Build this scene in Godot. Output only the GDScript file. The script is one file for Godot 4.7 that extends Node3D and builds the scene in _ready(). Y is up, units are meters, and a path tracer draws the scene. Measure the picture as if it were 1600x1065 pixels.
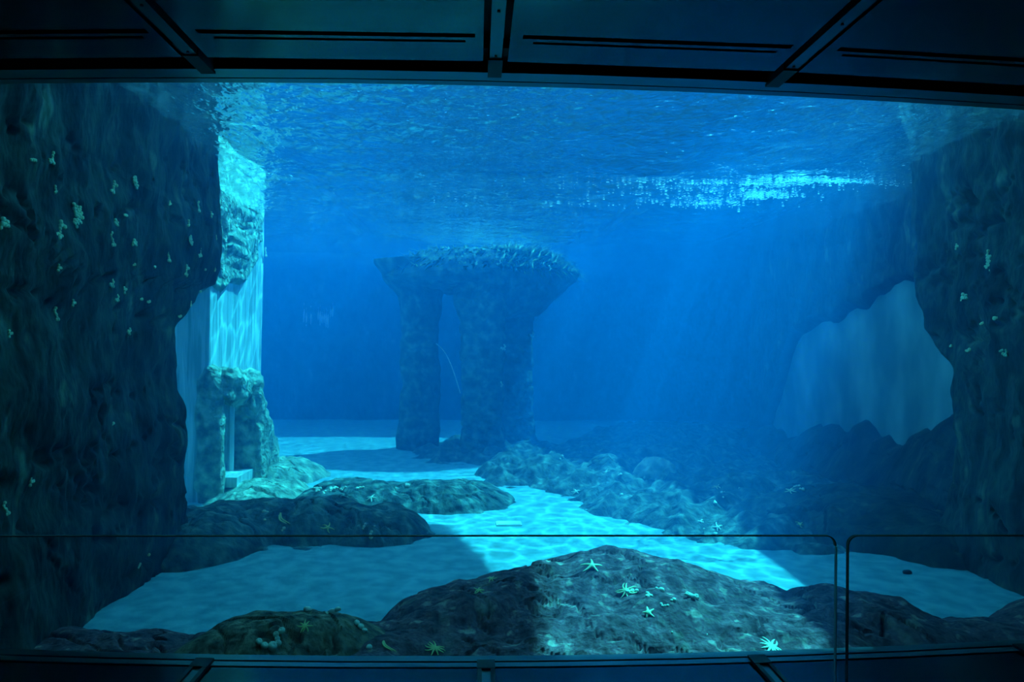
extends Node3D
# A large aquarium tank seen through its viewing window: x to the right, y up, the tank lies towards -z.
# Heights: visitors' floor 0, eye 1.6, tank bed 0.05, water level 3.12.

const BED := 0.05
const WATER := 3.12
const WINDOW_Z := -3.40

var noise := FastNoiseLite.new()
var fine := FastNoiseLite.new()
var cell := FastNoiseLite.new()
var M := {}
var rocks := []
var used := {}

func _ready() -> void:
	# ---------- camera
	var cam := Camera3D.new()
	cam.name = "camera"
	cam.fov = 46.15
	cam.near = 0.05
	cam.far = 120.0
	add_child(cam)
	cam.position = Vector3(0, 1.6, 0)
	cam.rotation_degrees = Vector3(0.34, -2.5, 0.57)
	cam.current = true
	# ---------- sky, sun, exposure
	var env := Environment.new()
	# an even, bright sky; its light has taken on the water's tint
	env.background_mode = Environment.BG_COLOR
	env.background_color = Color(0.19, 0.71, 0.855)
	env.background_energy_multiplier = 16.5
	env.tonemap_mode = Environment.TONE_MAPPER_LINEAR
	env.tonemap_exposure = 1.0
	env.volumetric_fog_enabled = true
	env.volumetric_fog_density = 0.0
	env.sdfgi_enabled = true
	env.ssao_enabled = true
	env.ssil_enabled = true
	var we := WorldEnvironment.new()
	we.name = "environment"
	we.environment = env
	add_child(we)
	var sun := DirectionalLight3D.new()
	sun.name = "sun"
	sun.light_color = Color(0.20, 0.91, 0.98)
	sun.light_energy = 18.0
	sun.light_angular_distance = 0.6
	sun.shadow_enabled = true
	sun.sky_mode = DirectionalLight3D.SKY_MODE_LIGHT_ONLY
	add_child(sun)
	sun.look_at_from_position(Vector3(1.25, 2.8, -1.2) * 6.0, Vector3.ZERO, Vector3.UP)

	noise.seed = 11
	noise.noise_type = FastNoiseLite.TYPE_SIMPLEX_SMOOTH
	noise.frequency = 1.0
	noise.fractal_octaves = 4
	fine.seed = 29
	fine.noise_type = FastNoiseLite.TYPE_SIMPLEX_SMOOTH
	fine.frequency = 5.0
	fine.fractal_octaves = 3
	cell.seed = 5
	cell.noise_type = FastNoiseLite.TYPE_CELLULAR
	cell.cellular_return_type = FastNoiseLite.RETURN_DISTANCE2_SUB
	cell.frequency = 1.0
	materials()
	define_rocks()
	visitor_room()
	tank_shell()
	water()
	floor_rocks()
	pier()
	pavilion()
	guard_glass()
	sea_life()
	small_things()

# ------------------------------------------------------------------ helpers
func numbered(called: String) -> String:
	var n: int = used.get(called, 0)
	used[called] = n + 1
	return called if n == 0 else "%s_%03d" % [called, n]

func tag(o: Node, label := "", category := "", group := "", kind := "") -> Node:
	if label: o.set_meta("label", label)
	if category: o.set_meta("category", category)
	if group: o.set_meta("group", group)
	if kind: o.set_meta("kind", kind)
	return o

func base(called: String, at := Vector3.ZERO) -> Node3D:
	var o := Node3D.new()
	o.name = numbered(called)
	add_child(o)
	o.position = at
	return o

func put(mesh: Mesh, called: String, mat: Material, parent: Node = null, at := Vector3.ZERO) -> MeshInstance3D:
	var o := MeshInstance3D.new()
	o.mesh = mesh
	o.material_override = mat
	if parent == null:
		o.name = numbered(called)
		add_child(o)
	else:
		o.name = called
		parent.add_child(o, true)
	o.position = at
	return o

func n3(p: Vector3, f := 1.0) -> float:
	return noise.get_noise_3d(p.x * f, p.y * f, p.z * f)

func f3(p: Vector3, f := 1.0) -> float:
	return fine.get_noise_3d(p.x * f, p.y * f, p.z * f)

# a mesh over a grid of points (nu along u, nv along v); faces towards du x dv, or the other way when flipped
func grid(P: PackedVector3Array, nu: int, nv: int, flip := false, wrap := false) -> ArrayMesh:
	var N := PackedVector3Array()
	N.resize(P.size())
	for j in nv:
		for i in nu:
			var a: Vector3 = P[j * nu + ((i + nu - 2 if i == 0 else i - 1) if wrap else maxi(i - 1, 0))]
			var b: Vector3 = P[j * nu + ((1 if i == nu - 1 else i + 1) if wrap else mini(i + 1, nu - 1))]
			var c: Vector3 = P[maxi(j - 1, 0) * nu + i]
			var d: Vector3 = P[mini(j + 1, nv - 1) * nu + i]
			var n := (b - a).cross(d - c)
			if n.length_squared() < 1e-16:
				n = Vector3.UP if j > nv / 2 else Vector3.DOWN
				if flip: n = -n
			N[j * nu + i] = (-n if flip else n).normalized()
	var I := PackedInt32Array()
	for j in nv - 1:
		for i in nu - 1:
			var a := j * nu + i
			var q := [a, a + nu + 1, a + 1, a, a + nu, a + nu + 1]
			if flip: q = [a, a + 1, a + nu + 1, a, a + nu + 1, a + nu]
			I.append_array(PackedInt32Array(q))
	return arrays(P, N, I)

func arrays(P: PackedVector3Array, N: PackedVector3Array, I: PackedInt32Array) -> ArrayMesh:
	var A := []
	A.resize(Mesh.ARRAY_MAX)
	A[Mesh.ARRAY_VERTEX] = P
	A[Mesh.ARRAY_NORMAL] = N
	A[Mesh.ARRAY_INDEX] = I
	var m := ArrayMesh.new()
	m.add_surface_from_arrays(Mesh.PRIMITIVE_TRIANGLES, A)
	return m

# a six-sided solid: bottom corners a b c d (round), top corners e f g h above them
func hexa(st: SurfaceTool, c: Array) -> void:
	var mid := Vector3.ZERO
	for p in c: mid += p / 8.0
	for f in [[0, 1, 2, 3], [4, 5, 6, 7], [0, 1, 5, 4], [1, 2, 6, 5], [2, 3, 7, 6], [3, 0, 4, 7]]:
		var p0: Vector3 = c[f[0]]
		var p1: Vector3 = c[f[1]]
		var p2: Vector3 = c[f[2]]
		var p3: Vector3 = c[f[3]]
		var n := (p1 - p0).cross(p2 - p0).normalized()
		var out: bool = n.dot((p0 + p2) * 0.5 - mid) > 0.0
		if not out: n = -n
		for k in ([p0, p2, p1, p0, p3, p2] if out else [p0, p1, p2, p0, p2, p3]):
			st.set_normal(n)
			st.add_vertex(k)

func begin() -> SurfaceTool:
	var st := SurfaceTool.new()
	st.begin(Mesh.PRIMITIVE_TRIANGLES)
	return st

func box(st: SurfaceTool, lo: Vector3, hi: Vector3) -> void:
	hexa(st, [Vector3(lo.x, lo.y, lo.z), Vector3(hi.x, lo.y, lo.z), Vector3(hi.x, lo.y, hi.z), Vector3(lo.x, lo.y, hi.z),
		Vector3(lo.x, hi.y, lo.z), Vector3(hi.x, hi.y, lo.z), Vector3(hi.x, hi.y, hi.z), Vector3(lo.x, hi.y, hi.z)])

func box_mesh(lo: Vector3, hi: Vector3) -> ArrayMesh:
	var st := begin()
	box(st, lo, hi)
	return st.commit()

# a slab whose underside follows line(x): from x0 to x1 and distance d0 to d1, height th (negative: hangs)
func bowed(st: SurfaceTool, line: Callable, x0: float, x1: float, d0: float, d1: float, lo: float, hi: float, steps := 1) -> void:
	for k in steps:
		var a := lerpf(x0, x1, float(k) / steps)
		var b := lerpf(x0, x1, float(k + 1) / steps)
		var ya: float = line.call(a)
		var yb: float = line.call(b)
		hexa(st, [Vector3(a, ya + lo, -d0), Vector3(b, yb + lo, -d0), Vector3(b, yb + lo, -d1), Vector3(a, ya + lo, -d1),
			Vector3(a, ya + hi, -d0), Vector3(b, yb + hi, -d0), Vector3(b, yb + hi, -d1), Vector3(a, ya + hi, -d1)])

# a rounded, rough block of stone
func stone_mesh(half: Vector3, e: float, amp: float, freq: float, seed_at: Vector3, nu := 33, nv := 21, keep_flat := 0.0) -> ArrayMesh:
	var P := PackedVector3Array()
	for j in nv:
		var la := -PI / 2 + PI * j / (nv - 1)
		for i in nu:
			var lo := TAU * (i % (nu - 1)) / (nu - 1)
			var cl := pow(absf(cos(la)), e)
			var p := Vector3(half.x * cl * sp(cos(lo), e), half.y * sp(sin(la), e), half.z * cl * sp(sin(lo), e))
			var q := p + seed_at
			var k := amp * (n3(q, freq) + 0.5 * f3(q, freq * 0.5))
			P.append(p + p.normalized() * k)
	return grid(P, nu, nv, true, true)

func sp(v: float, e: float) -> float:
	return signf(v) * pow(absf(v), e)

# rings stacked upwards: each [y, cx, cz, rx, rz]; rough like rock
func column_mesh(rings: Array, amp: float, freq: float, seed_at: Vector3, nu := 41, step := 0.05, strata := 0.0) -> ArrayMesh:
	var P := PackedVector3Array()
	var y0: float = rings[0][0]
	var y1: float = rings[-1][0]
	var nv := int((y1 - y0) / step) + 2
	for j in nv:
		var y := lerpf(y0, y1, float(j) / (nv - 1))
		var k := 0
		while k < rings.size() - 2 and rings[k + 1][0] < y: k += 1
		var t: float = smoothstep(0, 1, (y - rings[k][0]) / (rings[k + 1][0] - rings[k][0]))
		var r := []
		for m in range(1, 5): r.append(lerpf(rings[k][m], rings[k + 1][m], t))
		for i in nu:
			var a := TAU * (i % (nu - 1)) / (nu - 1)
			var dir := Vector3(cos(a), 0, sin(a))
			var p := Vector3(r[0] + r[2] * dir.x, y, r[1] + r[3] * dir.z)
			var q := p + seed_at
			var push := amp * (n3(q, freq) + 0.45 * f3(q, freq * 0.45))
			if strata > 0.0:
				var band := absf(fposmod(y * 5.2 + 0.55 * n3(q, 1.3) + 0.2 * n3(Vector3(0, y * 3.0, 0)), 1.0) - 0.5)
				push -= strata * smoothstep(0.43, 0.5, band) * (0.4 + 0.6 * clampf(n3(q, 2.1) + 0.6, 0, 1))
			P.append(p + dir * push)
	return grid(P, nu, nv, true, true)

# a tube through points with radii
func tube(st: SurfaceTool, pts: Array, radii: Array, seg := 8, flat := 1.0) -> void:
	var nv := pts.size()
	var P := PackedVector3Array()
	for j in nv:
		var t: Vector3 = (pts[mini(j + 1, nv - 1)] - pts[maxi(j - 1, 0)]).normalized()
		var side := t.cross(Vector3.UP)
		if side.length() < 0.05: side = Vector3.RIGHT
		side = side.normalized()
		var up := side.cross(t).normalized()
		for i in seg + 1:
			var a := TAU * (i % seg) / seg
			P.append(pts[j] + radii[j] * (side * cos(a) + up * sin(a) * flat))
	st.append_from(grid(P, seg + 1, nv, false, true), 0, Transform3D())

# ------------------------------------------------------------------ materials
func ramp_tex(freq: float, stops: Array, octaves := 4, sd := 1, kind := FastNoiseLite.TYPE_SIMPLEX_SMOOTH, size := 512, warp := 0.0) -> NoiseTexture2D:
	var t := NoiseTexture2D.new()
	t.width = size
	t.height = size
	t.seamless = true
	var n := FastNoiseLite.new()
	n.noise_type = kind
	n.seed = sd
	n.frequency = freq
	n.fractal_octaves = octaves
	if kind == FastNoiseLite.TYPE_CELLULAR:
		n.cellular_return_type = FastNoiseLite.RETURN_DISTANCE2_SUB
		n.fractal_type = FastNoiseLite.FRACTAL_NONE
	if warp > 0.0:
		n.domain_warp_enabled = true
		n.domain_warp_amplitude = warp
		n.domain_warp_frequency = freq
	t.noise = n
	if stops:
		var g := Gradient.new()
		g.offsets = PackedFloat32Array(stops.map(func(s): return s[0]))
		g.colors = PackedColorArray(stops.map(func(s): return s[1]))
		t.color_ramp = g
	return t

func rocky(stops: Array, tiles: Vector3, bump: float, sd: int, freq := 0.012, rough := 0.85) -> StandardMaterial3D:
	var m := StandardMaterial3D.new()
	m.albedo_texture = ramp_tex(freq, stops, 5, sd)
	m.uv1_triplanar = true
	m.uv1_world_triplanar = true
	m.uv1_scale = tiles
	m.roughness = rough
	m.metallic_specular = 0.3
	if bump > 0.0:
		m.heightmap_enabled = true
		m.heightmap_texture = ramp_tex(0.03, [], 5, sd + 40)
		m.heightmap_scale = bump
	return m

func plain(c: Color, rough: float, metal := 0.0, spec := 0.5) -> StandardMaterial3D:
	var m := StandardMaterial3D.new()
	m.albedo_color = c
	m.roughness = rough
	m.metallic = metal
	m.metallic_specular = spec
	return m

func materials() -> void:
	M.wall_rock = rocky([[0.15, Color(0.12, 0.13, 0.13)], [0.42, Color(0.20, 0.22, 0.21)], [0.55, Color(0.31, 0.33, 0.29)], [0.68, Color(0.27, 0.24, 0.24)], [0.9, Color(0.50, 0.52, 0.43)]], Vector3(0.55, 0.30, 0.55), 2.5, 3)
	M.fore_rock = rocky([[0.2, Color(0.28, 0.16, 0.18)], [0.40, Color(0.45, 0.27, 0.30)], [0.52, Color(0.54, 0.36, 0.36)], [0.62, Color(0.43, 0.23, 0.28)], [0.82, Color(0.74, 0.58, 0.52)]], Vector3(0.9, 0.9, 0.9), 2.2, 7, 0.016)
	M.brown_rock = rocky([[0.2, Color(0.26, 0.20, 0.18)], [0.5, Color(0.50, 0.38, 0.31)], [0.8, Color(0.68, 0.56, 0.46)]], Vector3(1.2, 1.2, 1.2), 2.2, 9, 0.018)
	M.mid_rock = rocky([[0.2, Color(0.16, 0.19, 0.20)], [0.5, Color(0.32, 0.37, 0.36)], [0.8, Color(0.54, 0.60, 0.54)]], Vector3(0.8, 0.8, 0.8), 2.5, 13, 0.014)
	M.pale_rock = rocky([[0.2, Color(0.40, 0.44, 0.40)], [0.5, Color(0.62, 0.66, 0.58)], [0.8, Color(0.80, 0.82, 0.72)]], Vector3(0.9, 0.9, 0.9), 2.5, 17, 0.014)
	M.concrete = rocky([[0.25, Color(0.62, 0.70, 0.70)], [0.5, Color(0.82, 0.87, 0.87)], [0.62, Color(0.74, 0.81, 0.81)], [0.85, Color(0.94, 0.96, 0.95)]], Vector3(1.6, 0.10, 1.6), 0.3, 19, 0.012)
	M.grey_concrete = rocky([[0.25, Color(0.46, 0.53, 0.54)], [0.5, Color(0.55, 0.62, 0.62)], [0.85, Color(0.66, 0.72, 0.71)]], Vector3(0.22, 0.12, 0.22), 0.3, 27, 0.012)  # copy of the concrete, coloured darker and greyer
	M.sand = rocky([[0.2, Color(0.44, 0.63, 0.65)], [0.5, Color(0.50, 0.70, 0.72)], [0.8, Color(0.57, 0.76, 0.77)]], Vector3(0.5, 0.5, 0.5), 0.8, 23, 0.02)
	M.light_blocker = plain(Color(0.09, 0.10, 0.11), 0.8)  # dark tone of the unseen slabs and walls added to block light
	M.shell_white = plain(Color(0.88, 0.88, 0.78), 0.6)
	M.barnacle = plain(Color(0.90, 0.92, 0.72), 0.6)
	M.star_cream = plain(Color(0.90, 0.86, 0.66), 0.55)
	M.star_yellow = plain(Color(0.84, 0.80, 0.48), 0.55)
	M.algae = plain(Color(0.88, 0.94, 0.76), 0.7)
	M.algae.backlight_enabled = true
	M.algae.backlight = Color(0.8, 0.9, 0.7)
	M.sun_glint = plain(Color(0.95, 0.97, 0.97), 0.5)  # white of the bubbles that stand in for sun sparkle
	M.sun_glint.backlight_enabled = true
	M.sun_glint.backlight = Color(1, 1, 1)
	M.strand = plain(Color(0.95, 0.85, 0.85), 0.6)
	M.edge_gleam = plain(Color(0.50, 0.62, 0.62), 0.2)  # pale tone for light caught on the pane edge
	M.dark_stone = plain(Color(0.12, 0.12, 0.13), 0.8)
	M.plate = plain(Color(0.90, 0.91, 0.88), 0.4)
	M.panel = plain(Color(0.04, 0.05, 0.06), 0.14, 0.0, 0.32)
	M.strut = plain(Color(0.13, 0.15, 0.16), 0.30, 0.0, 0.5)
	M.black = plain(Color(0.02, 0.02, 0.025), 0.7)
	M.frame = plain(Color(0.16, 0.20, 0.22), 0.28, 0.0, 0.6)
	M.room = plain(Color(0.05, 0.055, 0.06), 0.8)
	M.glass = StandardMaterial3D.new()
	M.glass.transparency = BaseMaterial3D.TRANSPARENCY_ALPHA
	M.glass.albedo_color = Color(0.02, 0.05, 0.05, 0.02)
	M.glass.roughness = 0.0
	M.acrylic = M.glass.duplicate()
	M.acrylic.albedo_color = Color(0.03, 0.06, 0.07, 0.01)
	M.water = StandardMaterial3D.new()
	M.water.transparency = BaseMaterial3D.TRANSPARENCY_ALPHA
	M.water.albedo_color = Color(0.9, 0.97, 1.0, 0.0)
	M.water.roughness = 0.0
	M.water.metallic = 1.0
	M.water.metallic_texture = ramp_tex(0.018, [[0.0, Color(0.42, 0.42, 0.42)], [0.05, Color(0.58, 0.58, 0.58)], [0.14, Color(0.75, 0.75, 0.75)], [0.6, Color(0.79, 0.79, 0.79)]], 1, 3, FastNoiseLite.TYPE_CELLULAR, 1024, 18.0)  # web pattern lets sun through unevenly, standing in for ripple caustics
	M.water.heightmap_enabled = true
	M.water.heightmap_texture = ramp_tex(0.028, [], 3, 55, FastNoiseLite.TYPE_SIMPLEX_SMOOTH, 1024)
	M.water.heightmap_scale = 1.6
	M.water.uv1_triplanar = true
	M.water.uv1_world_triplanar = true
	M.water.uv1_scale = Vector3(0.3, 0.3, 0.22)

# ------------------------------------------------------------------ the visitors' side
func ceil_y(x: float) -> float: return 2.705 - 0.0095 * (x - 0.1) * (x - 0.1)
func sill_y(x: float) -> float: return 0.285 + 0.0105 * (x - 0.1) * (x - 0.1)

func visitor_room() -> void:
	tag(put(box_mesh(Vector3(-5.5, -0.2, -3.2), Vector3(6, 0.0, 4)), "floor", M.room), "dark floor of the viewing room", "floor", "", "structure")
	tag(put(box_mesh(Vector3(-5.5, 0, 3.8), Vector3(6, 3.2, 4)), "wall_rear", M.room), "dark wall behind the visitors", "wall", "", "structure")
	tag(put(box_mesh(Vector3(-5.5, 0, -3.4), Vector3(-5.3, 3.2, 4)), "wall_side", M.room), "dark side wall of the viewing room", "wall", "", "structure")
	tag(put(box_mesh(Vector3(5.8, 0, -3.4), Vector3(6, 3.2, 4)), "wall_side", M.room), "dark side wall of the viewing room", "wall", "", "structure")
	# window wall: the parts beside, above and below the opening
	var st := begin()
	box(st, Vector3(-5.5, -0.4, -3.46), Vector3(-3.4, 4.6, -3.40))
	box(st, Vector3(4.2, -0.4, -3.46), Vector3(6, 4.6, -3.40))
	box(st, Vector3(-3.4, 2.73, -3.46), Vector3(4.2, 4.6, -3.40))
	box(st, Vector3(-3.4, -0.4, -3.46), Vector3(4.2, 0.26, -3.40))
	tag(put(st.commit(), "wall_front", M.room), "dark wall around the viewing window", "wall", "", "structure")
	# ceiling: panels with pairs of vent slots, divided by struts, a black groove and the window head
	var c := base("ceiling")
	tag(c, "dark glossy ceiling panels with vent slots above the window", "ceiling", "", "structure")
	put(box_mesh(Vector3(-5.3, 2.80, -3.4), Vector3(5.8, 3.0, 3.8)), "roof_slab", M.black, c)
	var xs := [-3.385, -2.24, -1.09, 0.06, 1.21, 2.36, 3.51]
	for k in xs.size() - 1:
		var a: float = xs[k] + 0.048
		var b: float = xs[k + 1] - 0.048
		var s := begin()
		bowed(s, ceil_y, a, b, -1.0, 2.832, 0, 0.012)
		bowed(s, ceil_y, a, b, 2.870, 2.894, 0, 0.012)
		bowed(s, ceil_y, a, b, 2.918, 3.105, 0, 0.012)
		bowed(s, ceil_y, a, a + 0.045, 2.832, 2.870, 0, 0.012)
		bowed(s, ceil_y, b - 0.030, b, 2.832, 2.870, 0, 0.012)
		bowed(s, ceil_y, a, a + 0.085, 2.894, 2.918, 0, 0.012)
		bowed(s, ceil_y, b - 0.065, b, 2.894, 2.918, 0, 0.012)
		put(s.commit(), "ceiling_panel", M.panel, c)
	for k in range(1, xs.size() - 1):
		var s := begin()
		bowed(s, ceil_y, xs[k] - 0.023, xs[k] + 0.023, -1.0, 3.08, -0.006, 0.03)
		put(s.commit(), "strut", M.strut, c)
		var s2 := begin()
		bowed(s2, ceil_y, xs[k] - 0.028, xs[k] + 0.028, 3.06, 3.26, -0.012, 0.05)
		put(s2.commit(), "bracket", M.black, c)
		for d in [2.62, 3.03]:
			var sc := CylinderMesh.new()
			sc.top_radius = 0.005
			sc.bottom_radius = 0.006
			sc.height = 0.006
			sc.radial_segments = 10
			sc.rings = 1
			put(sc, "screw", M.black, c, Vector3(xs[k], ceil_y(xs[k]) - 0.008, -d))
	var hd := base("trim")
	hd.name = "trim_1"
	tag(hd, "dark metal head strips along the top of the window", "trim", "", "structure")
	var s3 := begin()
	bowed(s3, ceil_y, -3.4, 4.2, 3.235, 3.335, 0.0, 0.06, 16)
	put(s3.commit(), "head_strip", M.frame, hd)
	var s4 := begin()
	bowed(s4, ceil_y, -3.4, 4.2, 3.347, 3.40, 0.0, 0.06, 16)
	put(s4.commit(), "head_strip", M.frame, hd)
	var s5 := begin()
	bowed(s5, ceil_y, -3.4, 4.2, 3.10, 3.40, 0.05, 0.09, 16)
	put(s5.commit(), "groove_backing", M.black, hd)
	# ledge below the window
	var lg := base("trim")
	lg.name = "trim_2"
	tag(lg, "dark ledge with ribs under the window", "trim", "", "structure")
	var l1 := begin()
	bowed(l1, sill_y, -3.4, 4.2, 3.345, 3.40, -0.2, 0.0, 16)
	put(l1.commit(), "sill_strip", M.frame, lg)
	var l2 := begin()
	bowed(l2, sill_y, -3.4, 4.2, 3.29, 3.333, -0.2, -0.002, 16)
	put(l2.commit(), "sill_strip", M.frame, lg)
	var l3 := begin()
	bowed(l3, sill_y, -3.4, 4.2, 2.4, 3.29, -0.2, -0.006, 16)
	put(l3.commit(), "ledge_board", M.panel, lg)
	var l4 := begin()
	bowed(l4, sill_y, -3.4, 4.2, 3.28, 3.36, -0.22, -0.03, 16)
	put(l4.commit(), "groove_backing", M.black, lg)
	var l5 := begin()
	box(l5, Vector3(-3.4, 0, -2.42), Vector3(4.2, 0.276, -2.38))
	put(l5.commit(), "ledge_front", M.panel, lg)
	for x in [-2.25, -1.10, 0.05, 1.19, 2.34]:
		var r := begin()
		bowed(r, sill_y, x - 0.035, x - 0.018, 2.4, 3.288, -0.03, 0.008)
		bowed(r, sill_y, x + 0.018, x + 0.035, 2.4, 3.288, -0.03, 0.008)
		put(r.commit(), "rib", M.black, lg)
		var r2 := begin()
		bowed(r2, sill_y, x - 0.018, x + 0.018, 2.4, 3.25, -0.03, 0.0)
		put(r2.commit(), "rib_cover", M.strut, lg)
		var r3 := begin()
		bowed(r3, sill_y, x - 0.037, x + 0.037, 3.25, 3.336, -0.03, 0.010)
		put(r3.commit(), "bracket", M.black, lg)
	# the acrylic window
	var w := base("window")
	w.name = "window_1"
	tag(w, "wide acrylic viewing window into the blue tank", "window", "", "structure")
	put(box_mesh(Vector3(-3.4, 0.2, -3.458), Vector3(4.2, 2.75, -3.402)), "pane", M.acrylic, w)

# ------------------------------------------------------------------ the tank
func bed_y(x: float, d: float) -> float:
	return BED + 0.014 * noise.get_noise_2d(x * 0.6, d * 0.6) + 0.006 * noise.get_noise_2d(x * 1.2 + 9.0, d * 4.5)

func table(t: Array, y: float) -> float:
	for k in t.size() - 1:
		if y <= t[k + 1][0]:
			return lerpf(t[k][1], t[k + 1][1], smoothstep(0, 1, clampf((y - t[k][0]) / (t[k + 1][0] - t[k][0]), 0, 1)))
	return t[-1][1]

# rock relief: broad lumps, fine lumps and cracks
func relief(p: Vector3) -> float:
	var r := 0.10 * n3(p, 0.7) + 0.035 * f3(p, 0.6)
	var w := p + Vector3(0.0, 0.25 * n3(p, 0.8), 0.0)
	var crack := absf(n3(Vector3(w.x * 0.3, w.y * 1.6, w.z * 0.35) + Vector3(4, 7, 1)))
	return r - 0.05 * smoothstep(0.03, 0.0, crack)

const LEFT_END := [[0.0, 6.3], [0.9, 6.1], [1.3, 5.9], [1.7, 5.87], [1.95, 6.3], [2.1, 6.82], [4.2, 6.85]]
const RIGHT_END := [[0.0, 6.1], [1.1, 5.9], [1.4, 5.92], [1.8, 6.3], [2.1, 6.48], [4.2, 6.6]]

# a rock wall running from the window into the tank along x = x0, then turning a rounded corner
func side_wall(x0: float, s: float, ends: Array) -> ArrayMesh:
	var nu := 190
	var nv := 130
	var P := PackedVector3Array()
	for j in nv:
		var y := lerpf(-0.05, 4.3, float(j) / (nv - 1))
		var e := table(ends, y)
		for i in nu:
			var t := float(i) / (nu - 1)
			var p: Vector3
			var out: Vector3
			var run := e - 3.46 - 0.22
			if t < 0.82:
				p = Vector3(x0, y, -3.46 - run * t / 0.82)
				out = Vector3(-s, 0, 0)
			elif t < 0.9:
				var a := (t - 0.82) / 0.08 * PI / 2
				p = Vector3(x0 + s * 0.22 * (1 - cos(a)), y, -(e - 0.22) - 0.22 * sin(a))
				out = Vector3(-s * cos(a), 0, -sin(a))
			else:
				p = Vector3(x0 + s * (0.22 + (t - 0.9) / 0.1 * 2.0), y, -e)
				out = Vector3(0, 0, -1)
			P.append(p + out * relief(p))
	return grid(P, nu, nv, s > 0.0)

func wall_point(x0: float, s: float, d: float, y: float) -> Vector3:
	var p := Vector3(x0, y, -d)
	return p + Vector3(-s, 0, 0) * relief(p)

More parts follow.
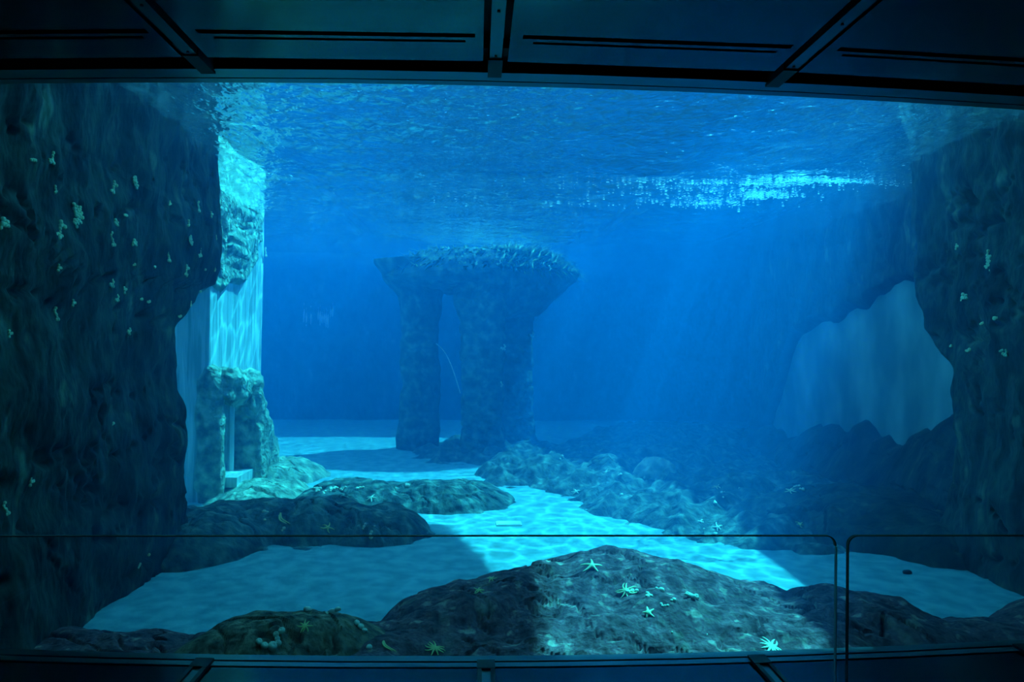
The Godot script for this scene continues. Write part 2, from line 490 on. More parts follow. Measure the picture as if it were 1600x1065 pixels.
func tank_shell() -> void:
	var P := PackedVector3Array()
	var nu := 240
	var nv := 260
	for j in nv:
		for i in nu:
			var x := lerpf(-7.6, 6.1, float(i) / (nu - 1))
			var d := lerpf(3.40, 16.9, float(j) / (nv - 1))
			P.append(Vector3(x, bed_y(x, d), -d))
	var fl := put(grid(P, nu, nv), "floor", M.sand)
	tag(fl, "pale sand bed of the tank", "floor", "", "structure")
	tag(put(side_wall(-2.12, -1.0, LEFT_END), "wall_left", M.wall_rock), "dark rock wall beside the window with barnacle clumps", "wall", "", "structure")
	tag(put(side_wall(3.5, 1.0, RIGHT_END), "wall_right", M.wall_rock), "dark rock wall opposite the sunlit pier", "wall", "", "structure")
	# the recess behind the right wall: smooth concrete below a rock lip
	var rec := base("wall_recess")
	tag(rec, "smooth concrete wall under a rock lip behind the right rock wall", "wall", "", "structure")
	var Q := PackedVector3Array()
	var R := PackedVector3Array()
	nu = 120
	nv = 70
	for j in nv:
		var t := float(j) / (nv - 1)
		for i in nu:
			var d := lerpf(5.6, 12.2, float(i) / (nu - 1))
			var p := Vector3(4.35, lerpf(-0.05, 2.6, t), -d)
			Q.append(p - Vector3(0.012 * n3(p, 1.2), 0, 0))
			var lip := 1.90 + 0.34 * smoothstep(9.6, 7.8, d) + 0.16 * n3(Vector3(d * 0.7, 3.0, 0)) + 0.05 * f3(Vector3(d, 2.0, 0), 0.4) - 1.7 * smoothstep(10.2, 12.1, d)
			var q := Vector3(4.35, lerpf(lip, 4.3, t), -d)
			R.append(q - Vector3(smoothstep(0.0, 0.05, t) * (0.16 + 0.7 * relief(q)) - 0.03, 0, 0))
	# rock banked up against its foot
	var S := PackedVector3Array()
	for j in nv:
		var t := float(j) / (nv - 1)
		for i in nu:
			var d := lerpf(5.6, 12.2, float(i) / (nu - 1))
			var h := lerpf(1.10, 0.35, (d - 5.6) / 6.6) + 0.28 * n3(Vector3(d * 0.8, 9.0, 0)) + 0.08 * f3(Vector3(d, 5.0, 0), 0.4)
			var q := Vector3(4.35, lerpf(-0.05, h, t), -d)
			S.append(q - Vector3((0.10 + 0.5 * (1.0 - t) + 0.7 * relief(q)) * smoothstep(1.0, 0.86, t) - 0.03, 0, 0))
	put(grid(S, nu, nv, true), "rock_bank", M.wall_rock, rec)
	put(grid(Q, nu, nv, true), "concrete_face", M.grey_concrete, rec)
	put(grid(R, nu, nv, true), "rock_lip", M.wall_rock, rec)
	# far walls
	var B := PackedVector3Array()
	nu = 120
	nv = 70
	for j in nv:
		var y := lerpf(-0.05, 5.2, float(j) / (nv - 1))
		for i in nu:
			var x := lerpf(-7.6, 6.2, float(i) / (nu - 1))
			var p := Vector3(x, y, -16.6)
			B.append(p + Vector3(0, 0, 1.5 * relief(p)))
	tag(put(grid(B, nu, nv), "wall_back", M.wall_rock), "far wall of the tank lost in blue water", "wall", "", "structure")
	var sw := begin()
	box(sw, Vector3(-7.8, -0.1, -17.0), Vector3(-7.5, 5.2, -3.4))
	tag(put(sw.commit(), "wall_far_left", M.wall_rock), "outer wall of the tank behind the pier", "wall", "", "structure")
	var sw2 := begin()
	box(sw2, Vector3(6.0, -0.1, -17.0), Vector3(6.3, 5.2, -3.4))
	tag(put(sw2.commit(), "wall_far_right", M.wall_rock), "outer wall of the tank behind the recess", "wall", "", "structure")
	var up := begin()  # unseen walls added to keep low sky off the water surface
	box(up, Vector3(-7.8, 5.2, -17.0), Vector3(6.3, 7.2, -16.5))
	box(up, Vector3(6.0, 5.2, -16.5), Vector3(6.3, 7.2, -3.4))
	tag(put(up.commit(), "wall_upper", M.light_blocker), "dark unseen walls added above the tank to block low sky", "wall", "", "structure")
	# unseen slabs added over the water to cut the sun into patches
	light_blocker([Vector2(1.98, 3.40), Vector2(3.95, 3.40), Vector2(3.95, 4.85), Vector2(1.95, 4.85)], 3.75, "short unseen slab added above the window head to shape the sun")
	light_blocker([Vector2(3.95, 3.40), Vector2(6.3, 3.40), Vector2(6.3, 17.0), Vector2(2.5, 17.0), Vector2(2.5, 14.0), Vector2(2.7, 12.0), Vector2(3.4, 10.2), Vector2(3.95, 8.6)], 3.75, "unseen slab added above the right rock wall to cut the sun beam")
	light_blocker([Vector2(-0.3, 5.0), Vector2(3.74, 5.0), Vector2(3.61, 8.2), Vector2(3.5, 9.1), Vector2(3.16, 10.2), Vector2(1.36, 10.5), Vector2(0.66, 9.9), Vector2(-0.3, 9.75)], 7.7, "high unseen slab added over the tank to cast the near shade")

func light_blocker(pts: Array, under: float, label: String) -> void:
	var c := CSGPolygon3D.new()
	c.polygon = PackedVector2Array(pts)
	c.mode = CSGPolygon3D.MODE_DEPTH
	c.depth = 0.3
	c.material = M.light_blocker
	c.name = numbered("light_blocker")
	add_child(c)
	c.rotation_degrees = Vector3(-90, 0, 0)
	c.position = Vector3(0, under + 0.3, 0)
	tag(c, label, "light_blocker", "", "structure")

func wave(x: float, d: float) -> float:
	var h := 0.0
	for w: Array in WAVES:
		h += w[3] * sin((x * w[0] + d * w[1]) * w[2] + w[4])
	return h + 0.010 * noise.get_noise_2d(x * 1.3, d * 1.8)

const WAVES := [[0.25, 0.97, 5.1, 0.0080, 0.3], [-0.42, 0.91, 8.3, 0.0052, 1.9], [0.6, 0.8, 12.7, 0.0034, 4.1], [-0.15, 0.99, 19.0, 0.0022, 2.2], [0.88, 0.47, 16.0, 0.0018, 5.0], [-0.8, 0.6, 24.0, 0.0012, 0.8]]

func water() -> void:
	var P := PackedVector3Array()
	var nu := 300
	var nv := 420
	for j in nv:
		var d := lerpf(3.40, 16.7, float(j) / (nv - 1))
		for i in nu:
			var x := lerpf(-7.55, 6.05, float(i) / (nu - 1))
			P.append(Vector3(x, WATER + wave(x, d), -d))
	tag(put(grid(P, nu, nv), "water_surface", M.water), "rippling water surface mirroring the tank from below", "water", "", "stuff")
	var f := FogVolume.new()
	f.name = "tank_water"
	f.shape = RenderingServer.FOG_VOLUME_SHAPE_BOX
	f.size = Vector3(13.6, 3.2, 13.2)
	f.position = Vector3(-0.75, WATER + 0.04 - 1.6, -3.462 - 6.6)
	var fm := FogMaterial.new()
	fm.albedo = Color(0.0, 0.33, 0.93).linear_to_srgb()
	fm.density = 0.13
	f.material = fm
	add_child(f)
	tag(f, "hazy blue water filling the whole tank", "water", "", "stuff")

# ------------------------------------------------------------------ rocks on the bed
# bump: [x, distance, half width, half depth, height]
func define_rocks() -> void:
	rocks = [
		["foreground_mound", "broad grey rock mound with starfish, half in sunlight", M.fore_rock, [[0.85, 4.55, 0.8, 0.6, 0.36], [0.25, 4.35, 0.78, 0.65, 0.27], [1.4, 4.35, 0.72, 0.6, 0.22], [0.9, 4.0, 1.5, 0.65, 0.23], [-0.4, 3.85, 0.65, 0.55, 0.16], [0.95, 4.1, 0.35, 0.3, 0.30]], 0.055, 0.020],
		["low_rock", "dark low rock in shade beside the right pane gap", M.fore_rock, [[1.98, 4.2, 0.55, 0.5, 0.24], [2.6, 3.9, 0.9, 0.5, 0.14], [3.3, 4.0, 0.6, 0.6, 0.20]], 0.04, 0.025],
		["brown_boulder", "brownish boulder with white barnacles against the sill", M.brown_rock, [[-0.97, 3.78, 0.48, 0.36, 0.28], [-0.72, 3.86, 0.40, 0.33, 0.25]], 0.03, 0.016],
		["rock_ledge", "low dark rock ledge at the foot of the rock wall", M.fore_rock, [[-1.7, 3.78, 1.2, 0.52, 0.13]], 0.035, 0.025],
		["shaded_rock", "dark rock ridge in shade at the edge of the sand", M.mid_rock, [[-1.72, 6.75, 0.42, 0.5, 0.23], [-1.3, 6.75, 0.5, 0.55, 0.27], [-0.85, 6.65, 0.48, 0.5, 0.22], [-2.1, 6.4, 0.5, 0.9, 0.25]], 0.05, 0.03],
		["sunlit_rock", "low sunlit rock with a starfish behind the dark ridge", M.mid_rock, [[-1.15, 8.0, 0.65, 0.55, 0.20], [-0.35, 8.0, 0.75, 0.6, 0.19]], 0.05, 0.03],
		["rock_shelf", "wide rock shelf running from the pavilion along the sand", M.mid_rock, [[2.4, 11.0, 1.7, 1.9, 0.2], [3.4, 13.0, 1.6, 2.2, 0.22], [0.75, 9.7, 0.75, 0.9, 0.20], [1.5, 9.1, 0.95, 1.1, 0.18], [2.0, 7.9, 0.95, 1.1, 0.16], [2.5, 7.1, 0.95, 1.1, 0.15], [3.1, 8.4, 1.3, 1.5, 0.15], [0.2, 11.6, 1.1, 1.3, 0.12]], 0.13, 0.05],
		["cracked_boulder", "rounded pale boulder with cracks on the rock shelf", M.pale_rock, [[1.98, 8.75, 0.30, 0.32, 0.34]], 0.05, 0.02],
		["starfish_boulder", "rounded boulder with a starfish on the rock shelf", M.mid_rock, [[1.52, 9.1, 0.38, 0.32, 0.30]], 0.05, 0.02],
		["far_boulder", "dim low boulder on the shelf towards the recess", M.mid_rock, [[2.7, 8.1, 0.48, 0.36, 0.27]], 0.05, 0.02],
		["wall_foot_rock", "dark rock at the foot of the right rock wall", M.wall_rock, [[3.4, 6.9, 1.0, 1.0, 0.32], [3.6, 6.0, 0.5, 0.5, 0.25]], 0.07, 0.03],
		["pier_foot_rock", "sunlit rubble rock at the foot of the pier", M.pale_rock, [[-2.15, 8.1, 0.5, 0.7, 0.17], [-2.2, 9.4, 0.45, 0.6, 0.2]], 0.06, 0.025],
	]

func bumps_y(r: Array, x: float, d: float) -> float:
	var h := -9.0
	for b in r[3]:
		var q: float = pow((x - b[0]) / b[2], 2) + pow((d - b[1]) / b[3], 2)
		var k: float = b[4] * pow(1.0 - q, 0.62) if q < 1.0 else -0.45 * (sqrt(q) - 1.0) * b[2]
		h = maxf(h, k) + 0.25 * maxf(0.0, 0.06 - absf(h - k)) * (1.0 if h > -1.0 else 0.0)
	if h > -0.2:
		var e := x + 0.1 * noise.get_noise_2d(x, d)
		h += r[4] * noise.get_noise_2d(e * 1.8 + b_off(r), d * 1.8) + r[5] * fine.get_noise_2d(e * 0.7, d * 0.7)
		h -= 0.045 * smoothstep(0.035, 0.0, absf(noise.get_noise_2d(x * 1.1 + 0.5 * d + b_off(r), d * 0.9))) * smoothstep(0.02, 0.1, h)
	return h

func b_off(r: Array) -> float:
	return r[3][0][0] * 3.7

func top_y(x: float, d: float) -> float:
	var h := bed_y(x, d)
	for r in rocks:
		h = maxf(h, BED + bumps_y(r, x, d))
	return h

func top_n(x: float, d: float) -> Vector3:
	var e := 0.03
	return Vector3(top_y(x - e, d) - top_y(x + e, d), 2 * e, top_y(x, d + e) - top_y(x, d - e)).normalized()

func floor_rocks() -> void:
	for r in rocks:
		var lo := Vector2(99, 99)
		var hi := Vector2(-99, -99)
		for b in r[3]:
			lo = lo.min(Vector2(b[0] - b[2] * 1.15, b[1] - b[3] * 1.15))
			hi = hi.max(Vector2(b[0] + b[2] * 1.15, b[1] + b[3] * 1.15))
		lo.y = maxf(lo.y, 3.465)
		var size := hi - lo
		var step := clampf(sqrt(size.x * size.y / 22000.0), 0.011, 0.05)
		var nu := int(size.x / step) + 2
		var nv := int(size.y / step) + 2
		var P := PackedVector3Array()
		var N := PackedVector3Array()
		var H := PackedFloat32Array()
		for j in nv:
			for i in nu:
				H.append(maxf(bumps_y(r, lo.x + i * step, lo.y + j * step), -0.10))
		var centre := (lo + hi) / 2
		for j in nv:
			for i in nu:
				P.append(Vector3(lo.x + i * step - centre.x, H[j * nu + i], -(lo.y + j * step) + centre.y))
				var dx := H[j * nu + mini(i + 1, nu - 1)] - H[j * nu + maxi(i - 1, 0)]
				var dz := H[mini(j + 1, nv - 1) * nu + i] - H[maxi(j - 1, 0) * nu + i]
				N.append(Vector3(-dx, 2 * step, dz).normalized())
		var I := PackedInt32Array()
		for j in nv - 1:
			for i in nu - 1:
				var a := j * nu + i
				if maxf(maxf(H[a], H[a + 1]), maxf(H[a + nu], H[a + nu + 1])) > -0.095:
					I.append_array(PackedInt32Array([a, a + nu + 1, a + 1, a, a + nu, a + nu + 1]))
		tag(put(arrays(P, N, I), r[0], r[2], null, Vector3(centre.x, BED, -centre.y)), r[1], "rock")

# ------------------------------------------------------------------ the sunlit pier and the rock frame at its foot
func cap_x(y: float, d: float) -> float:
	var q := Vector3(0.56, y - BED, 8.85 - d)
	var crack := absf(n3(Vector3(q.x * 0.4, q.y * 2.2, q.z * 0.6) + Vector3(2, 3, 8)))
	return -3.1 + 0.56 + 0.09 * n3(q, 1.6) + 0.05 * f3(q, 0.8) - 0.05 * smoothstep(0.05, 0.0, crack)

func pier() -> void:
	var p := base("rock_pier", Vector3(-3.1, BED, -8.85))
	tag(p, "tall sunlit concrete pier with barnacled rock top", "pier")
	# smooth streaked shaft
	var P := PackedVector3Array()
	var ring := [Vector2(0.5, 0.95), Vector2(0.5, -0.95), Vector2(-0.5, -0.95), Vector2(-0.5, 0.95), Vector2(0.5, 0.95)]
	var nu := 0
	var plan := PackedVector2Array()
	for k in 4:
		var a: Vector2 = ring[k]
		var b: Vector2 = ring[k + 1]
		for i in 24: plan.append(a.lerp(b, i / 24.0))
	plan.append(plan[0])
	nu = plan.size()
	var nv := 50
	for j in nv:
		var y := -0.1 + 3.5 * j / (nv - 1)
		for i in nu:
			var q := Vector3(plan[i].x, y, plan[i].y)
			var o := Vector3(q.x, 0, q.z * 0.3).normalized()
			P.append(q + o * 0.018 * n3(Vector3(q.x * 2, q.y * 0.3, q.z * 4)))
	put(grid(P, nu, nv, false, true), "shaft", M.concrete, p)
	# rock top with a hanging ragged lip
	var T := PackedVector3Array()
	nu = 97
	nv = 60
	for j in nv:
		for i in nu:
			var a := TAU * (i % (nu - 1)) / (nu - 1)
			var rx := 0.56 * sp(cos(a), 0.35)
			var rz := 1.06 * sp(sin(a), 0.35)
			var low := 2.02 + 0.72 * smoothstep(0.1, -0.95, rz) + 0.22 * n3(Vector3(rx * 1.2, 4.0, rz * 1.5)) + 0.10 * f3(Vector3(rx, 1.0, rz), 0.5)
			var t := float(j) / (nv - 1)
			var y := lerpf(low, 3.6, t)
			var tuck := smoothstep(0.0, 0.06, t)
			var q := Vector3(rx, y, rz)
			var k := 0.09 * n3(q, 1.6) + 0.05 * f3(q, 0.8)
			var crack := absf(n3(Vector3(q.x * 0.4, q.y * 2.2, q.z * 0.6) + Vector3(2, 3, 8)))
			k -= 0.05 * smoothstep(0.05, 0.0, crack)
			var o := Vector3(rx, 0, rz).normalized()
			T.append(Vector3(rx * lerpf(0.86, 1.0, tuck), y, rz * lerpf(0.90, 1.0, tuck)) + o * (k * tuck))
	put(grid(T, nu, nv, true, true), "rock_top", M.pale_rock, p)
	# rock arch round a small glazed niche at the foot of the pier
	var a := base("rock_arch", Vector3(-2.46, BED, -8.25))
	tag(a, "weathered rock arch around a small glazed niche at the pier foot", "rock arch")
	var stones := [
		[Vector3(-0.13, 0.58, 0.31), Vector3(0.13, 0.78, 0.12)],
		[Vector3(-0.04, 1.12, 0.02), Vector3(0.16, 0.17, 0.36)],
		[Vector3(-0.02, 0.98, -0.46), Vector3(0.18, 0.26, 0.20)],
		[Vector3(0.00, 0.44, -0.56), Vector3(0.19, 0.56, 0.22)],
		[Vector3(-0.06, 0.30, -1.15), Vector3(0.18, 0.45, 0.22)],
	]
	for k in stones.size():
		put(stone_mesh(stones[k][1], 0.6, 0.09, 2.6, Vector3(k * 5.3, 2, 1), 41, 31), "stone", M.pale_rock, a, stones[k][0])
	put(box_mesh(Vector3(-0.16, 0.12, -0.40), Vector3(0.10, 0.22, 0.22)), "sill", M.concrete, a)
	put(box_mesh(Vector3(-0.09, 0.22, -0.36), Vector3(-0.078, 0.98, 0.20)), "niche_pane", M.glass, a)
	put(box_mesh(Vector3(-0.10, 0.22, -0.22), Vector3(-0.06, 0.98, -0.19)), "mullion", M.plate, a)

# ------------------------------------------------------------------ the rock pavilion
func pavilion() -> void:
	var p := base("rock_pavilion", Vector3(0.0, BED, -12.0))
	tag(p, "rock pavilion of three pillars under a flaring algae-topped canopy", "rock pavilion")
	var mat: Material = M.mid_rock
	# pillars: [y, cx, cz, rx, rz]
	put(column_mesh([[0.0, -0.86, 0.0, 0.33, 0.33], [0.5, -0.84, 0, 0.29, 0.3], [1.0, -0.84, 0, 0.28, 0.3], [1.6, -0.85, 0, 0.28, 0.3], [2.2, -0.84, 0, 0.31, 0.36], [2.55, -0.9, 0, 0.5, 0.5], [2.8, -0.9, 0, 0.62, 0.6]], 0.07, 1.3, Vector3(1, 0, 0)), "pillar", mat, p)
	put(column_mesh([[0.0, 0.10, 0.60, 0.35, 0.36], [0.5, 0.09, 0.6, 0.29, 0.30], [1.2, 0.09, 0.58, 0.29, 0.30], [1.9, 0.08, 0.55, 0.33, 0.33], [2.3, 0.05, 0.45, 0.40, 0.42], [2.8, 0.05, 0.3, 0.60, 0.6]], 0.06, 1.3, Vector3(7, 0, 0), 41, 0.03, 0.05), "pillar", mat, p)
	put(column_mesh([[0.0, 0.64, -0.30, 0.31, 0.31], [0.5, 0.62, -0.3, 0.27, 0.27], [1.2, 0.61, -0.3, 0.25, 0.26], [2.0, 0.61, -0.3, 0.26, 0.27], [2.4, 0.64, -0.25, 0.38, 0.4], [2.8, 0.7, -0.2, 0.55, 0.6]], 0.06, 1.3, Vector3(13, 0, 0), 41, 0.03, 0.05), "pillar", mat, p)
	# canopy
	var P := PackedVector3Array()
	var nu := 73
	var prof := [[0.0, 2.34], [0.35, 2.34], [0.62, 2.38], [0.86, 2.46], [0.98, 2.54], [1.0, 2.62], [0.92, 2.76], [0.72, 2.90], [0.4, 2.97], [0.0, 2.98]]
	var nv := 46
	for j in nv:
		var t := float(j) / (nv - 1) * (prof.size() - 1)
		var k := mini(int(t), prof.size() - 2)
		var r: float = lerpf(prof[k][0], prof[k + 1][0], t - k)
		var y: float = lerpf(prof[k][1], prof[k + 1][1], t - k)
		for i in nu:
			var a := TAU * (i % (nu - 1)) / (nu - 1)
			var rr := 1.0 + 0.10 * n3(Vector3(cos(a), 3.0, sin(a)), 1.2)
			var dip := 0.0
			if j < nv * 0.56: dip = 0.36 * smoothstep(-0.3, 0.5, cos(a)) * smoothstep(1.0, 0.55, r) * smoothstep(0.0, 0.3, r)
			var q := Vector3(0.06 + 1.42 * r * rr * cos(a), y - dip - 0.10 * r * r * maxf(0.0, -cos(a)) * 0.6, 1.05 * r * rr * sin(a))
			var s := Vector3(cos(a) * r, 0.5 if y > 2.62 else -0.5, sin(a) * r).normalized()
			P.append(q + s * (0.07 * n3(q, 1.7) + 0.035 * f3(q, 0.8)) * (0.6 if y > 2.74 else 1.0))
	put(grid(P, nu, nv, true, true), "canopy", mat, p)
	# algae turf along the rim of the canopy
	var st := begin()
	var rng := RandomNumberGenerator.new()
	rng.seed = 77
	for k in 3400:
		var a := rng.randf_range(0, TAU) if k % 3 == 0 else rng.randf_range(-0.6, 1.4)
		var r := sqrt(rng.randf_range(0.30, 1.0))
		var rr := 1.0 + 0.10 * n3(Vector3(cos(a), 3.0, sin(a)), 1.2)
		var top := lerpf(2.97, 2.90, smoothstep(0.4, 0.72, r)) - 0.16 * smoothstep(0.72, 0.92, r) - 0.12 * smoothstep(0.9, 1.0, r)
		var at := Vector3(0.06 + 1.42 * r * rr * cos(a), top + 0.02, 1.05 * r * rr * sin(a))
		var out := Vector3(cos(a), 0, sin(a))
		var l := rng.randf_range(0.07, 0.16) + rng.randf_range(0.0, 0.10) * smoothstep(0.1, 0.6, cos(a))
		var tip := at + out * l * rng.randf_range(0.2, 0.9) + Vector3(rng.randf_range(-0.06, 0.06), l * rng.randf_range(-0.8, 0.5), rng.randf_range(-0.06, 0.06))
		var w := Vector3(-sin(a), 0, cos(a)) * 0.020
		var n := Vector3(out.x, 1, out.z).normalized()
		for v in [at - w, at + w, tip]:
			st.set_normal(n)
			st.add_vertex(v)
	tag(put(st.commit(), "algae_turf", M.algae, p), "", "", "", "stuff")

# ------------------------------------------------------------------ guard glass before the window
func guard_glass() -> void:
	for g in [[-1.9, 0.962, "long clear guard pane with painted edge highlight before the window"], [0.994, 2.6, "shorter clear guard pane with dark edge beside the gap"]]:
		var o := base("guard_pane", Vector3(g[0], 0, -2.1))
		tag(o, g[2], "glass barrier", "")
		var w: float = g[1] - g[0]
		var h := 1.103
		var r := 0.026
		var pts := [Vector2(0, 0), Vector2(w, 0)]
		for k in 9:
			var a := PI / 2 * k / 8
			pts.append(Vector2(w - r + r * cos(a), h - r + r * sin(a)))
		for k in 9:
			var a := PI / 2 + PI / 2 * k / 8
			pts.append(Vector2(r + r * cos(a), h - r + r * sin(a)))
		var st := begin()
		for s in [-1.0, 1.0]:
			for k in range(1, pts.size() - 1):
				for v in ([pts[0], pts[k + 1], pts[k]] if s > 0 else [pts[0], pts[k], pts[k + 1]]):
					st.set_normal(Vector3(0, 0, s))
					st.add_vertex(Vector3(v.x, v.y, s * 0.006))
		put(st.commit(), "pane", M.glass, o)
		# the dark ground edge along the top and the inner side
		var e := begin()
		for k in range(1, pts.size()):
			var a: Vector2 = pts[k]
			var b: Vector2 = pts[(k + 1) % pts.size()]
			if g[0] < 0.0 and k == 1: continue
			var ia := a + (Vector2(w / 2, h / 2) - a).sign() * 0.0022
			var ib := b + (Vector2(w / 2, h / 2) - b).sign() * 0.0022
			hexa(e, [Vector3(ia.x, ia.y, -0.0065), Vector3(ib.x, ib.y, -0.0065), Vector3(ib.x, ib.y, 0.0065), Vector3(ia.x, ia.y, 0.0065), Vector3(a.x, a.y, -0.0065), Vector3(b.x, b.y, -0.0065), Vector3(b.x, b.y, 0.0065), Vector3(a.x, a.y, 0.0065)])
		put(e.commit(), "edge", M.black, o)
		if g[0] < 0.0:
			put(box_mesh(Vector3(w + 0.0002, 0, -0.0062), Vector3(w + 0.0022, h - 0.03, 0.0062)), "edge_highlight", M.edge_gleam, o)  # pale strip painting the bright line of light on this edge

# ------------------------------------------------------------------ starfish, barnacles
# a clump of little round barnacles round the origin on the plane y = 0; tall clumps run along z
func clump_mesh(n: int, tall: float, rng: RandomNumberGenerator) -> ArrayMesh:
	var st := begin()
	var at := []
	for k in n:
		var best := Vector2.ZERO
		var r := rng.randf_range(0.55, 1.0)
		for tries in 40:
			if at.is_empty(): break
			var a := rng.randf_range(0, TAU)
			var from: Array = at[rng.randi_range(0, at.size() - 1)]
			best = from[0] + (Vector2(cos(a), sin(a)) * Vector2(1.0 / sqrt(tall), 1.0)).normalized() * (from[1] + r) * 0.93
			var ok := absf(best.x) < 0.9 * sqrt(n / tall) + 0.6
			for q in at:
				if best.distance_to(q[0]) < (q[1] + r) * 0.88: ok = false
			if ok: break
		at.append([best, r])
		var P := PackedVector3Array()
		# a low cone with a dimple on top
		var prof := [[0.80, -0.35], [1.0, 0.15], [0.95, 0.55], [0.72, 0.92], [0.42, 1.05], [0.22, 0.95], [0.0, 0.78]]
		for p in prof:
			for i in 11:
				var a := TAU * (i % 10) / 10
				P.append(Vector3(best.x + r * p[0] * cos(a) * rng.randf_range(0.94, 1.06), r * p[1], best.y + r * p[0] * sin(a)))
		st.append_from(grid(P, 11, prof.size(), true, true), 0, Transform3D())
	return st.commit()

func starfish_mesh(arms: int, thin: float, curl: float, sd: int) -> ArrayMesh:
	var rng := RandomNumberGenerator.new()
	rng.seed = sd
	var st := begin()
	var turn := rng.randf_range(0, TAU)
	for k in arms:
		var a := turn + TAU * k / arms + rng.randf_range(-0.12, 0.12)
		var pts := []
		var rad := []
		var l := rng.randf_range(0.85, 1.1)
		var bend := rng.randf_range(-curl, curl)
		for j in 9:
			var t := j / 8.0
			var b := a + bend * t * t
			pts.append(Vector3(cos(b), 0, sin(b)) * l * t + Vector3(0, 0.12 * (1.0 - t) + 0.03, 0))
			rad.append(thin * (1.0 - 0.72 * t) if j < 8 else 0.004)
		tube(st, pts, rad, 8, 0.7)
	st.append_from(stone_mesh(Vector3(1.7, 0.9, 1.7) * thin, 1.0, 0.02, 3.0, Vector3(sd, 0, 0), 17, 9), 0, Transform3D(Basis(), Vector3(0, 0.1, 0)))
	return st.commit()

func lay(o: Node3D, x: float, d: float, size: float, turn := 0.0, sink := 0.0, lean := 0.0) -> void:
	var n := (top_n(x, d) + Vector3(0, 0, lean)).normalized()
	var f := Vector3(sin(turn), 0, cos(turn))
	var side := n.cross(f).normalized()
	o.transform = Transform3D(Basis(side, n, side.cross(n)).scaled(Vector3.ONE * size), Vector3(x, top_y(x, d) - sink, -d))

